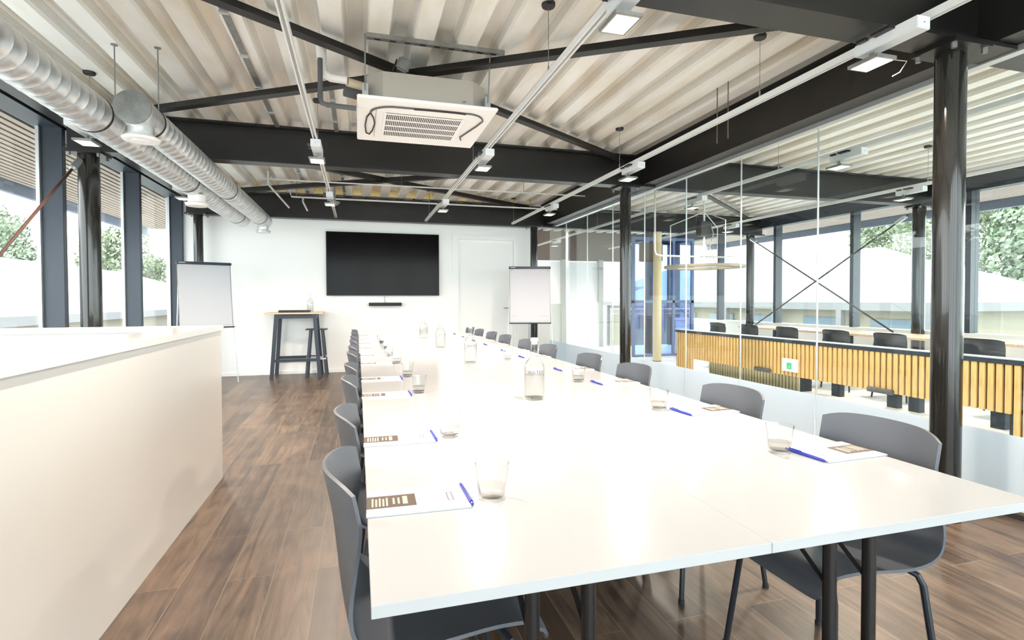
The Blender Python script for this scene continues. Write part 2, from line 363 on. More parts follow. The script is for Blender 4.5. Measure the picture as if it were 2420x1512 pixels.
column(3.2,YN,'glossy black steel column at right, nearest the camera by the first chair',.0735)
column(3.2,YM,'black steel column by the glass partition in the middle of the room',.068)
column(3.2,YB,'black steel column in the far right corner behind the flip chart',.068)
column(-2.43,YM,'black steel column by the left windows above the white parapet',.085)
column(-2.43,YB,'black steel column in the far left corner behind the flip chart',.068)
column(8.1,YM,'steel column at the far hall windows right of the rod bracing',.085)
column(8.1,YB,'steel column at the far hall windows left of the rod bracing',.085)
column(5.84,YB,'tan steel column standing free in the hall beyond the partition',.085,m='slatp')
tag(MB().box(6.44,6.60,10.9,11.02,0,3.03).build('hall_post','steel'),'dark square post in the hall beyond the glass, left of the tan column','post')
# ceiling cross bracing (angle sections)
def angle(a,b,label,s=.075):
    a,b=Vector(a),Vector(b); d=(b-a).normalized(); n=Vector((0,0,1)).cross(d)
    mb=MB(); mb.bar(a,b,s,.010); mb.bar(a+n*(s/2)+Vector((0,0,s/2)),b+n*(s/2)+Vector((0,0,s/2)),.010,s)
    return mb.build('brace_angle','steel',smooth=False,label=label,cat='brace',group='diagonal roof braces')
zb=2.935
angle((-2.35,YN+.15,zb),(3.1,YM-.1,zb),'black diagonal brace running from top left behind the air conditioner to the middle beam')
angle((-2.35,YM-.15,zb-.02),(3.1,YN+.1,zb-.02),'black diagonal brace running from the left duct up to the top right corner')
angle((-2.35,YM+.15,zb),(3.1,YB-.1,zb),'black diagonal brace in the far bay running down to the right')
angle((-2.35,YB-.15,zb-.02),(3.1,YM+.1,zb-.02),'black diagonal brace in the far bay running up to the right')
angle((3.7,YM+.1,zb),(8.0,YB-.1,zb),'black diagonal brace under the hall ceiling beyond the glass')
# rods
def rod(a,b,r,m,label,cat='tie rod'):
    t=thing('tie_rod',a,label,cat); a,b=Vector(a),Vector(b); d=(b-a); u=d.normalized()
    MB().tube([(0,0,0),d],r,8).build('rod',m,t)
    MB().tube([u*.02,u*.04,u*.20,u*.22],[r,r*2.4,r*2.4,r],8).build('turnbuckle','alu',t)
    MB().tube([d-u*.22,d-u*.20,d-u*.04,d-u*.02],[r,r*2.2,r*2.2,r],8).build('end_fitting','alu',t)
    return t
rod((-2.45,YM-.10,2.57),(-2.45,3.1,.30),.012,'rodred','dark red diagonal tie rod in front of the left windows')
rod((8.0,YM+.1,2.52),(8.0,YB-.1,.62),.014,'steelg','thin steel rod falling to the left across the far hall windows')
rod((8.0,YB-.1,2.55),(8.0,YM+.1,.62),.014,'steelg','thin steel rod falling to the right across the far hall windows')
# ------------------------------------------------------------------ parapet
t=thing('parapet',(0,0,0),'white L-shaped half-height parapet along the left side of the room','parapet')
MB().box(-1.05,-.93,-2.4,4.15,0,1.045).build('long_panel','parapet',t,smooth=False)
MB().box(-2.69,-1.051,4.03,4.15,0,1.045).build('short_panel','parapet',t,smooth=False)
MB().prism([(-1.13,-2.4),(-.915,-2.4),(-.915,4.165),(-2.69,4.165),(-2.69,4.0),(-1.13,4.0)],'z',1.045,1.078).build('cap_board','cap',t,smooth=False)
# ------------------------------------------------------------------ suspended light rails and lamps
def rail(x,y0,y1,hang,label,rose=True,z=2.6):
    t=thing('light_rail',(x,y0,z),label,'light rail','suspended lighting rails')
    L=y1-y0
    MB().prism([(-.017,-.018),(-.008,-.018),(-.008,.004),(.008,.004),(.008,-.018),(.017,-.018),(.017,.018),(-.017,.018)],'y',0,L).build('rail_profile','railw',t,smooth=False)
    for h in hang:
        MB().tube([(0,h-y0,.018),(0,h-y0,3.03-z+.06)],.0022,6).lathe([(0,.018),(.006,.018),(.006,.06),(0,.06)],(0,h-y0,0),8).build('suspension_wire','darkgalv',t)
        if rose: MB().lathe([(0,0),(.038,0),(.042,.008),(.042,.024),(0,.024)],(0,h-y0,3.03-z-.018),20).build('ceiling_rose','black',t)
    return t
rail(-1.99,-2.2,9.0,[1.4,4.9,8.6],'white lighting rail along the left windows beside the duct')
rail(-.33,-2.2,9.0,[1.4,5.03,8.4],'white lighting rail over the left edge of the tables')
rail(1.115,-2.2,9.05,[.2,3.03,5.2,8.6],'white lighting rail over the middle of the tables, right of the air conditioner')
rail(2.625,-2.2,8.98,[.9,3.0,5.0,8.9],'white lighting rail along the glass partition inside the room')
rail(4.27,-2.2,12.8,[1,4.6,9],'lighting rail in the hall, first one beyond the glass')
rail(6.4,-2.2,12.8,[1,4.6,9],'lighting rail in the hall, second one beyond the glass')
def lamp():
    t=thing('track_lamp',(0,0,0),'x','lamp','rectangular rail lamps')
    MB().box(.025,.105,-.26,.07,-.078,-.018,bev=.003).build('gear_box','lampw',t)
    MB().box(-.012,.03,-.15,-.05,-.030,-.016).box(-.012,.012,-.02,.03,-.03,-.016).build('adapter','black',t)
    MB().lathe([(0,0),(.004,0),(.004,.002),(0,.002)],(.065,-.2605,-.05),8).build('fixing_screw','black',t)
    MB().box(.06,.068,-.015,.015,-.118,-.075).build('bracket','darkgalv',t)
    h=MB().box(-.005,.125,-.085,.085,-.138,-.120,bev=.002).build('lamp_head','darkgalv',t)
    MB().box(.007,.113,-.072,.072,-.1405,-.1375).build('led_panel','led',h)
    ld=bpy.data.lights.new('lamp_light','AREA'); ld.shape='RECTANGLE'; ld.size=.080; ld.size_y=.115; ld.energy=LAMP_W; ld.color=(1,.86,.72); ld.spread=R(150)
    lo=bpy.data.objects.new('lamp_light',ld); COL.objects.link(lo); lo.location=(.06,0,-.145); lo.parent=t
    return t
L0=lamp()
lamps=[(1.06,2.13,'large bright square lamp at the top edge over the middle rail, nearest the camera'),(1.06,4.80,'white rail lamp just right below the air conditioner'),(1.06,7.21,'small white rail lamp above the right half of the screen'),
(2.50,2.13,'white rail lamp at top right beside the near column'),(2.57,4.83,'white rail lamp above the top of the middle column'),(2.57,7.12,'small rail lamp on the right rail near the far end'),
(-.39,4.92,'white rail lamp left below the air conditioner, hanging before the middle beam'),(-.39,7.11,'small white rail lamp above the left edge of the screen'),(-.39,2.13,'rail lamp on the rail left of the air conditioner, near the camera'),
(-2.05,4.84,'white rail lamp in front of the left middle column top'),(-2.05,7.16,'small rail lamp by the far left window post'),(-2.05,2.13,'rail lamp on the left window rail near the camera'),

(4.21,3.87,'white lamp on the first hall rail beyond the glass, below the long beam'),(4.21,6.1,'small hall lamp right of the middle column'),(4.21,11.2,'small hall lamp at the far left end of the glass'),(4.21,1.9,'hall lamp right of the near column'),
(6.35,4.9,'white lamp on the second hall rail left of the near column'),(6.35,8.1,'small lamp on the second hall rail above the ring pendant'),(6.35,11.0,'small hall lamp between the middle and tan columns'),
]
for i,(x,y,l) in enumerate(lamps):
    if i==0: L0.location=(x+0.0,y,2.6); L0['label']=l; continue
    dup(L0,(x,y,2.6),None,l)
# loose cable at the near right lamp
nl=[o for o in bpy.data.objects if o.get('label','').endswith('beside the near column') and o.name.startswith('track_lamp')][0]
MB().tube([(.13,-.06,-.13),(.17,-.10,-.15),(.15,-.08,-.20),(.125,-.06,-.215)],.0025,6).build('loose_cable','bandtxt',nl)
# ------------------------------------------------------------------ ducts
def spiral(mb,x,y0,y1,z,r,pitch=.105,n=32,depth=.0018):
    prof=[]; y=y0; mb2=[]
    rings=[]
    ys=[]
    yy=y0+pitch/2
    ys.append((y0,r))
    while yy<y1-.02: ys+=[(yy-.003,r),(yy,r+depth),(yy+.003,r)]; yy+=pitch
    ys.append((y1,r))
    for yv,rr in ys: rings.append([mb.bm.verts.new((x+rr*math.cos(2*math.pi*k/n),yv+ (k/n-.5)*0,z+rr*math.sin(2*math.pi*k/n))) for k in range(n)])
    for a,b in zip(rings,rings[1:]):
        for k in range(n): mb.bm.faces.new((a[k],a[(k+1)%n],b[(k+1)%n],b[k]))
    mb.bm.faces.new(rings[0]); mb.bm.faces.new(rings[-1][::-1])
def collar(mb,x,y,z,r,w=.02): mb.tube([(x,y-w,z),(x,y+w,z)],r,32)
t=thing('ventilation_duct',(0,0,0),'outer galvanised spiral duct, the longer one nearer the left windows','duct')
mb=MB(); spiral(mb,-1.69,-2.3,8.9,2.5,.125); mb.build('spiral_pipe','galv',t)
for y in (4.18,6.2,8.5):
    mb=MB(); collar(mb,-1.69,y,2.5,.1285,.006); mb.build('joint_band','rubber',t)
for y in (4.27,6.3):
    mb=MB(); collar(mb,-1.69,y,2.5,.1275,.07); mb.build('coupling','galv',t)
MB().lathe([(0,0),(.10,0),(.115,.03),(.085,.04),(.085,.12),(0,.12)],(-1.66,6.45,2.27),28).build('air_valve','acw',t)
t=thing('ventilation_duct',(0,0,0),'inner galvanised spiral duct with a round flat end cap, right of the long duct','duct')
mb=MB(); spiral(mb,-1.40,4.28,9.1,2.5,.112); mb.build('spiral_pipe','galv',t)
MB().tube([(-1.385,3.98,2.5),(-1.385,3.995,2.5),(-1.388,4.02,2.5),(-1.39,4.05,2.5),(-1.40,4.28,2.5)],[.100,.106,.106,.104,.110],32).build('t_piece','galv',t)
MB().tube([(-1.385,3.972,2.5),(-1.385,3.985,2.5)],.108,36).tube([(-1.385,3.966,2.5),(-1.385,3.973,2.5)],.008,12).build('end_cap','darkgalv',t)
for y in (4.28,6.6,8.6):
    mb=MB(); collar(mb,-1.40,y,2.5,.1155,.006); mb.build('joint_band','rubber',t)
MB().lathe([(.075,0),(.075,.07),(.085,.075),(.085,.09),(.075,.095),(.09,.13)],(-1.385,4.12,2.345),28).build('branch_collar','galv',t)
MB().lathe([(0,0),(.055,0),(.06,.006),(.075,.002),(.105,.008),(.112,.022),(.08,.045),(0,.05)],(-1.385,4.12,2.315),32).build('air_valve','acw',t)
MB().lathe([(0,0),(.10,0),(.11,.03),(.08,.04),(.08,.10),(0,.10)],(-1.40,8.95,2.30),28).build('air_valve','galv',t)
for x,y,l in ((-1.609,4.33,'thin threaded rod hanging from the ceiling over the long duct'),(-1.337,4.30,'thin threaded rod hanging from the ceiling over the capped duct')):
    t=thing('duct_hanger',(x,y,2.6),l,'hanger','duct hanger rods')
    MB().tube([(0,0,-.02),(0,0,.50)],.0045,8).build('rod','darkgalv',t)
    MB().lathe([(0,0),(.022,0),(.022,.01),(0,.01)],(0,0,.425),12).build('fixing_plate','darkgalv',t)
# perforated strips under the deck
for x,y0,y1,l in ((-.77,1.5,9.3,'perforated steel mounting strip along the ceiling left of the air conditioner'),(-.20,4.6,9.3,'narrow perforated strip on the ceiling behind the air conditioner pipes')):
    t=thing('mounting_strip',(x,y0,3.01),l,'mounting strip')
    MB().box(-.02,.02,0,y1-y0,0,.02).build('strip','darkgalv',t,smooth=False)
    yy=.3
    while yy<y1-y0: MB().box(-.028,.028,yy,yy+.03,-.012,.0).build('clip','alu',t); yy+=.6
# ------------------------------------------------------------------ air conditioner
t=thing('air_conditioner',(.489,4.163,2.6),'white ceiling cassette air conditioner with grey metal body hanging over the tables','air conditioner')
s=.485
MB().box(-s,s,-s,s,0,.022,bev=.006).build('front_panel','acw',t)
q=.315; e=.42
MB().prism([(-q,-e),(q,-e),(e,-q),(e,q),(q,e),(-q,e),(-e,q),(-e,-q)],'z',.0221,.215).build('unit_body','acbox',t,smooth=False)
MB().prism([(-q+.17,.12),(-q+.50,.12),(-q+.50,.165),(-q+.17,.165)],'y',-e-.0025,-e).build('access_plate','acbox',t,smooth=False)
MB().lathe([(0,0),(.012,0),(.012,.004),(0,.004)],(.25,-e-.004,.06),12).build('drain_knob','darkgalv',t)
mb=MB(); gx0,gx1,gy0,gy1=-.28,.27,-.22,.30
MB().box(gx0-.01,gx1+.01,gy0-.01,gy1+.01,-.004,-.001).build('grille_shade','grilld',t,smooth=False)  # dark plate painting in the shade of the recess behind the bars
g=bpy.data.objects[-1] if False else t.children[-1]
mb=MB(); n=40
for i in range(n+1):
    x=gx0+(gx1-gx0)*i/n; mb.box(x-.0026,x+.0026,gy0,gy1,-.0055,-.004)
for j in range(5):
    y=gy0+(gy1-gy0)*j/4; mb.box(gx0-.012,gx1+.012,y-.011,y+.011,-.0062,-.004)
mb.box(gx0-.02,gx0-.002,gy0-.013,gy1+.013,-.010,-.002).box(gx1+.002,gx1+.02,gy0-.013,gy1+.013,-.010,-.002)
mb.build('grille_bars','acw',t,smooth=False)
MB().box(-.355,-.350,-.27,.36,-.003,0).build('panel_groove','bandtxt',t)
def arc(cx,cy,rx,ry,a0,a1,n=14): return [(cx+rx*math.cos(R(a0+(a1-a0)*i/n)),cy+ry*math.sin(R(a0+(a1-a0)*i/n)),-.006) for i in range(n+1)]
MB().tube(arc(-.22,-.22,.17,.155,180,270)+[(-.1,-.38,-.006)],.007,8).build('louver_seal','hose',t)
MB().tube([(-.1,-.372,-.004),(.0,-.378,-.004),(.2,-.378,-.004),(.27,-.372,-.004)],.010,8).build('outlet_slot','grilld',t)
MB().tube([(.27,-.38,-.006)]+arc(.29,-.22,.135,.16,270,350)+[(.40,-.12,-.006),(.33,.18,-.006),(.35,.25,-.006)],.006,8).build('louver_seal','hose',t)
MB().tube([(-.39,-.2,-.006),(-.37,-.12,-.006),(-.355,.02,-.006),(-.37,.2,-.006),(-.39,.29,-.006),(-.415,.26,-.006),(-.425,.08,-.006),(-.415,-.12,-.006),(-.395,-.2,-.006)],.005,8).build('outlet_slot','grilld',t)
for sx,sy in ((-1,-1),(1,-1),(-1,1),(1,1)):
    MB().tube([(sx*.43,sy*.40,.08),(sx*.43-.0,sy*.40+(-.07 if sy<0 else 0),.43)],.005,8).build('hanger_rod','darkgalv',t)
    MB().box(sx*.43-.02,sx*.43+.02,sy*.36-.035,sy*.36+.035,.05,.13).build('mounting_bracket','alu',t,smooth=False)
MB().box(-.21,-.12,-.33,-.24,.27,.37,bev=.012,rot=Matrix.Rotation(R(20),3,'Y')).build('sensor_box','darkgalv',t)
MB().box(-.232,-.222,-.33,-.245,.26,.35,rot=Matrix.Rotation(R(20),3,'Y')).tube([(-.19,-.28,.2),(-.19,-.28,.28)],.004,6).tube([(-.14,-.28,.2),(-.14,-.28,.28)],.004,6).build('sensor_face','black',t)
t=thing('mounting_rail',(.07,3.69,3.0),'slotted steel rail fixed across the ceiling over the air conditioner','mounting rail')
MB().box(0,.95,-.02,.02,0,.03).build('channel','darkgalv',t,smooth=False)
mb=MB(); [mb.box(.05+.1*i,.09+.1*i,-.006,.006,-.003,0) for i in range(9)]; mb.build('slots','black',t)
MB().tube([(-.06,3.9,2.79),(-.17,3.9,2.795),(-.21,3.9,2.82),(-.225,3.9,2.88),(-.225,3.9,3.10)],.03,12).tube([(-.225,3.9,2.9),(-.235,3.9,3.1)],.034,12).build('refrigerant_pipe','pipew',label='white insulated pipe running from the ceiling into the air conditioner',cat='pipe')
MB().tube([(-.06,3.93,2.785),(.07,3.98,2.78)],.032,14).build('pipe_wrap','tape',label='beige wrapped pipe end at the side of the air conditioner',cat='pipe')
MB().tube([(-.08,3.95,2.73),(.08,4.0,2.72)],.036,14).build('drain_hose','hose',label='dark grey foam pipe under the white pipe at the air conditioner',cat='pipe')
MB().tube([(-.235,3.86,2.90),(-.235,3.86,2.63),(-.225,3.86,2.60),(-.19,3.86,2.59),(.0,3.86,2.585)],.017,12).build('drain_hose','hose',label='thin dark drain pipe hanging down and bending into the air conditioner',cat='pipe')
# conduits and pipes at the far end
def pipe(pts,r,m,name,label,cat='pipe',n=8): return MB().tube(pts,r,n).build(name,m,label=label,cat=cat)
pipe([(-1.19,7.6,2.85),(3.4,7.6,2.862)],.010,'railw','conduit_pipe','thin white horizontal pipe hung below the far ceiling, the upper one')
pipe([(-1.0,8.8,2.96),(-.97,8.8,2.85),(3.4,8.8,2.85)],.013,'railw','conduit_pipe','thin white horizontal pipe before the far beam, the lower one')
pipe([(-1.12,7.6,2.95),(-1.12,7.6,2.78),(-1.02,8.9,2.70)],.014,'railw','drop_pipe','white pipe slanting down at far left before the back beam')
pipe([(-.80,8.79,2.85),(-.80,8.72,2.77),(-.76,9.0,2.68)],.014,'railw','drop_pipe','short white pipe slanting down left of the screen')
for i,x in enumerate((-1.15,-.9,-.5,1.15,2.9)):
    pipe([(x,8.82,2.84),(x,8.82,3.03 if i!=1 else 3.134)],.004,'darkgalv','pipe_hanger','thin rod holding the lower far pipe, '+['leftmost','second from left','middle','second from right','rightmost'][i],'hanger',6)
for i,x in enumerate((-1.1,.6,2.4)):
    pipe([(x,7.6,2.85),(x,7.6,3.06)],.004,'darkgalv','pipe_hanger','thin rod holding the upper far pipe, '+['leftmost','middle one','rightmost'][i],'hanger',6)
tag(MB().lathe([(0,0),(.05,.0),(.075,.03),(.075,.05),(.03,.06),(.012,.07),(.012,.33),(0,.33)],(-.33,8.6,2.72),20).lathe([(0,0),(.02,0),(.02,.06),(0,.06)],(-.35,8.6,2.66),10).build('ceiling_sensor','darkgalv'),'grey ceiling camera hanging above the left edge of the screen','camera')
for i,(x,y) in enumerate(((2.99,3.92),(2.99,3.78))):
    pipe([(x,y,3.134),(x,y,2.60)],.005,'brownwall','threaded_rod','bare rusty rod hanging at the right rail, '+['the far one','the near one'][i],'rod',6)
mb=MB()
c0=1.8-.3*15
while c0<3.0:
    mb.prism([(c0-.083,3.031),(c0-.05,3.132),(c0+.05,3.132),(c0+.083,3.031)],'y',9.36,9.42); c0+=.3
mb.build('rib_filler','foam',smooth=False,label='yellow foam plugs filling the ceiling ribs above the far beam',cat='foam plugs')['kind']='stuff'
# ------------------------------------------------------------------ conference tables
TL=1.464; Y0=.885
def table():
    t=thing('folding_table',(0,0,0),'x','table','white folding tables pushed together')
    MB().box(-.3985,.3985,.0003,TL-.0003,.727,.75,bev=.0012,seg=1).build('tabletop','table',t,smooth=False)
    for y in (.17,TL-.17):
        for dx in (-.065,.065):
            MB().tube([(dx,y,.727),(dx,y,.02)],.0165,14).build('leg','tleg',t)
        MB().box(-.30,.30,y-.02,y+.02,0,.028,bev=.006).build('foot_bar','tleg',t)
        sg=1 if y<.7 else -1
        MB().bar((-.065,y+sg*.01,.52),(-.065,y+sg*.30,.725),.012,.004).bar((.065,y+sg*.01,.52),(.065,y+sg*.30,.725),.012,.004).build('brace','tleg',t)
        MB().box(-.09,.09,y-.03,y+.03,.719,.727).build('hinge_plate','tleg',t)
    return t
T0=table(); 
ti=0
for ci,(cx,side) in enumerate(((.415,'left'),(1.213,'right'))):
    for j in range(5):
        lab='white folding table in the %s row, %s'%(side,['nearest the camera','second from the camera','third from the camera, in the middle','fourth from the camera','farthest, next to the screen'][j])
        loc=(cx,Y0+j*TL,0)
        if ti==0: T0.location=loc; T0['label']=lab
        else: dup(T0,loc,None,lab)
        ti+=1
# ------------------------------------------------------------------ chairs
def chair():
    t=thing('shell_chair',(0,0,0),'x','chair','charcoal shell chairs around the tables')
    P=[(.245,.405),(.235,.43),(.215,.443),(.17,.45),(.10,.450),(.02,.442),(-.06,.434),(-.13,.434),(-.185,.447),(-.222,.478),(-.243,.52),(-.254,.57),(-.262,.64),(-.272,.72),(-.284,.78),(-.293,.825),(-.295,.835)]
    # refine
    def cr(P,k):
        out=[]
        for i in range(len(P)-1):
            p0,p1,p2,p3=P[max(i-1,0)],P[i],P[i+1],P[min(i+2,len(P)-1)]
            for j in range(k):
                u=j/k; out.append(tuple(.5*((2*b)+(-a+c)*u+(2*a-5*b+4*c-d)*u*u+(-a+3*b-3*c+d)*u**3) for a,b,c,d in zip(p0,p1,p2,p3)))
        out.append(P[-1]); return out
    Q=cr(P,3); NX=18; bm=bmesh.new(); rows=[]
    n=len(Q)
    for i,(y,z) in enumerate(Q):
        s=i/(n-1)
        back=min(1,max(0,(z-.46)/.3)) if i>n*.4 else 0
        w=.225 if i<n*.45 else .225-.012*back
        if i<4: w=.225-.03*(1-i/4)**2
        row=[]
        for k in range(NX+1):
            u=-1+2*k/NX
            yy=y+back*(.075*u*u); zz=z+(.016*u*u*(1-back) if y<.2 else -.0*u*u)
            if back>.6: zz-= .022*abs(u)**5*(back-.6)/.4
            if i<5: yy-=.012*u**4*(5-i)/5
            row.append(bm.verts.new((u*w,yy,zz)))
        rows.append(row)
    for a,b in zip(rows,rows[1:]):
        for k in range(NX): bm.faces.new((a[k],a[k+1],b[k+1],b[k]))
    bmesh.ops.recalc_face_normals(bm,faces=bm.faces)
    bmesh.ops.solidify(bm,geom=bm.faces[:],thickness=.009)
    s=MB(); s.bm.free(); s.bm=bm; s.build('seat_shell','chair',t)
    for sx in (-1,1):
        for sy in (-1,1):
            MB().tube([(sx*.06,sy*.12-.01,.420),(sx*.15,sy*.15-.01,.413),(sx*.178,sy*.165-.01,.402),(sx*.190,sy*.172-.01,.375),(sx*.225,sy*.21-.01,.006)],.0105,10).build('leg','chairleg',t)
            MB().lathe([(0,0),(.013,0),(.013,.016),(0,.018)],(sx*.225,sy*.21-.01,0),10).build('foot_glide','rubber',t.children[-1])
    MB().box(-.09,.09,-.16,.13,.408,.424).build('under_frame','chairleg',t)
    return t
C0=chair()
LY=[1.43,2.10,2.97,3.62,4.45,5.08,5.83,6.47,7.20,7.83]
RY=[1.375,2.10,3.02,3.70,4.61,5.29,6.08,6.72,7.42,8.03]
ci=0
for side,ys,x,rz in (('left',LY,.203,R(-90)),('right',RY,1.47,R(90))):
    for j,y in enumerate(ys):
        lab='charcoal shell chair on the %s side of the tables, %s'%(side,ORD[j])
        xx=x+(-.013*max(0,y-5) if side=='right' else 0)
        if ci==0: C0.location=(xx,y,0); C0.rotation_euler=(0,0,rz); C0['label']=lab
        else: dup(C0,(xx,y,0),rz,lab)
        ci+=1
# ------------------------------------------------------------------ table settings
def glass():
    t=thing('water_glass',(0,0,0),'x','glass','drinking glasses on the tables')
    n=24
    mb=MB(); H=.093
    mb.lathe([(0,.0005),(.030,.0005),(.034,.004),(.0355,.03),(.0385,.05),(.043,H),(.0415,H),(.0368,.05),(.0335,.03),(.031,.012),(0,.010)],n=30)
    for v in mb.bm.verts:
        if v.co.z<.032:
            a=math.atan2(v.co.y,v.co.x); f=1+.02*math.cos(10*a); v.co.x*=f; v.co.y*=f
    mb.build('glass_body','drink',t)
    MB().lathe([(0,.0125),(.0305,.0125),(.033,.03),(.0342,.038),(0,.038)],n=24).build('water','water',t)
    return t
G0=glass()
gl=[('left',[(.319,1.279),(.319,1.915),(.312,2.88),(.307,3.511),(.294,4.297),(.26,4.844),(.25,5.6),(.25,6.25)]),('right',[(1.315,1.402),(1.31,2.114),(1.29,2.982),(1.20,4.26)])]
gi=0
for side,L in gl:
    for j,(x,y) in enumerate(L):
        lab='clear water glass beside the %s pads, %s'%(side,ORD[j] if j<len(L)-1 else 'farthest from the camera')
        if gi==0: G0.location=(x,y,.75); G0['label']=lab
        else: dup(G0,(x,y,.75),None,lab)
        gi+=1
def pad():
    t=thing('notepad',(0,0,0),'x','notepad','notepads on the tables')   # top of pad towards +x, seat side -x
    MB().box(0,.245,-.082,.082,0.0003,.0045).build('paper_block','paper',t,smooth=False); pb=t.children[-1]
    b=MB(); b.box(.0,.118,-.040,.038,.0045,.0049); b.build('printed_band','band',pb,smooth=False)
    mb=MB()
    for k in range(5): mb.box(.012+.0085*k,.0165+.0085*k,-.030,.024-.006*(k%2),.0049,.0052)
    mb.box(.062,.067,-.022,.018,.0049,.0052).box(.074,.079,-.022,.018,.0049,.0052).box(.086,.098,-.026,.026,.0049,.0052)
    mb.build('printed_lines','bandtxt',pb,smooth=False)
    mb=MB()
    mb.box(.196,.1985,-.03,.025,.0045,.0048).box(.208,.2105,-.03,.025,.0045,.0048).box(.198,.209,.022,.0245,.0045,.0048).box(.199,.208,-.03,-.028,.0045,.0048)
    mb.build('logo_print','ink',pb,smooth=False)
    return t
P0=pad()
def pen():
    t=thing('pen',(0,0,0),'x','pen','blue ballpoint pens')   # along y, tip at -y
    MB().tube([(0,-.078,.0055),(0,-.066,.0055),(0,.05,.0055),(0,.062,.0055)],[.0015,.0045,.0055,.005],10).build('barrel','pen',t)
    MB().tube([(0,.062,.0055),(0,.075,.0055)],[.0035,.0035],8).build('push_button','pen',t)
    MB().box(-.0015,.0015,.015,.062,.0108,.0125).build('clip','pen',t)
    MB().tube([(0,-.084,.0055),(0,-.078,.0055)],[.0006,.0014],6).build('tip','darkgalv',t)
    return t
N0=pen()
lp=[1.33,1.94,2.86,3.46,4.31,4.95,5.72,6.35,7.06,7.75]
rp=[1.36,2.04,2.90,3.54,4.42,5.02,5.78,6.40,7.08,7.75]
pi=0
for side,ys in (('left',lp),('right',rp)):
    for j,y in enumerate(ys):
        lab='white notepad with brown band at the %s table edge, %s'%(side,ORD[j]); lab2='blue ballpoint pen by the %s row of pads, %s'%(side,ORD[j])
        if side=='left': loc=(.016,y,.75); rz=R(-1.5); pl=(.262,y-.005,.75); pr_=R(181)
        else: loc=(1.618,y,.75); rz=R(182); pl=(1.366,y-.01,.75); pr_=R(3)
        if pi==0: P0.location=loc; P0.rotation_euler=(0,0,rz); P0['label']=lab; N0.location=pl; N0.rotation_euler=(0,0,pr_); N0['label']=lab2
        else: dup(P0,loc,rz,lab); dup(N0,pl,pr_,lab2)
        pi+=1
def bottle():
    t=thing('water_bottle',(0,0,0),'x','bottle','clear glass water bottles')
    pr=[(0,.001),(.044,.001),(.05,.008),(.0515,.02),(.0515,.155),(.049,.175),(.040,.192),(.024,.212),(.0175,.232),(.016,.262),(.018,.27),(.018,.282)]
    inn=[(.0155,.282),(.0135,.262),(.015,.232),(.021,.212),(.037,.19),(.046,.173),(.0485,.155),(.0485,.02),(.045,.012),(0,.010)]
    MB().lathe(pr+inn,n=36).build('bottle_body','bottle',t)
    MB().lathe([(0,.278),(.0145,.278),(.0145,.292),(.019,.292),(.019,.307),(.016,.310),(0,.310)],n=20).build('stopper','trimw',t)
    MB().lathe([(0,.0105),(.044,.0125),(.0478,.02),(.0478,.125),(0,.125)],n=30).build('water','water',t)
    rad=.0520; base=R(-100)
    textmesh('WATER',.026,'ink','printed_word',t,lambda c:Vector(((rad+c.z*1)*math.cos(base+c.x/rad),(rad+c.z)*math.sin(base+c.x/rad),.14+c.y)))
    return t
B0=bottle()
bt=[(.851,2.523,.75,'large clear water bottle on the table, nearest the camera, marked WATER'),(.855,4.12,.75,'clear water bottle on the tables, second from the camera'),(.828,5.536,.75,'clear water bottle on the tables, third from the camera'),(.819,6.954,.75,'clear water bottle on the tables, farthest one below the screen'),(-.76,9.35,1.062,'clear water bottle standing on the high wooden table')]
for i,(x,y,z,l) in enumerate(bt):
    if i==0: B0.location=(x,y,z); B0['label']=l; B0.rotation_euler=(0,0,R(0))
    else: dup(B0,(x,y,z),R(15*i),l)
# ------------------------------------------------------------------ back wall items
t=thing('wall_screen',(.453,9.66,1.89),'large black flat screen mounted on the white back wall','screen')
MB().box(-.975,.975,0,.035,-.555,.555,bev=.004).build('bezel','black',t)
MB().box(-.965,.965,-.0015,0,-.543,.547).build('display','screen',t,smooth=False)
MB().box(-.3,.3,.035,.06,-.2,.2).build('wall_bracket','steel',t)
t=thing('sound_bar',(.467,9.645,1.182),'black conference sound bar under the screen','sound bar')
MB().box(-.285,.285,-.02,.04,-.03,.03,bev=.006).build('housing','black',t); MB().box(-.275,.275,-.0225,-.02,-.022,.022).build('speaker_cloth','rubber',t)
MB().lathe([(0,0),(.012,0),(.012,.003),(0,.003)],(0,-.024,0),12).build('camera_lens','screen',t); MB().box(-.05,.05,.04,.075,-.02,.02).build('wall_bracket','black',t)
tag(MB().box(.462,.488,9.70,9.72,.056,1.15).build('cable_trunking','white'),'narrow white cable duct running down the wall under the sound bar','cable trunking')
pipe([(.46,9.70,1.33),(.455,9.69,1.27),(.465,9.69,1.21)],.004,'ink','screen_cable','thin cable between the screen and the sound bar','cable',6)
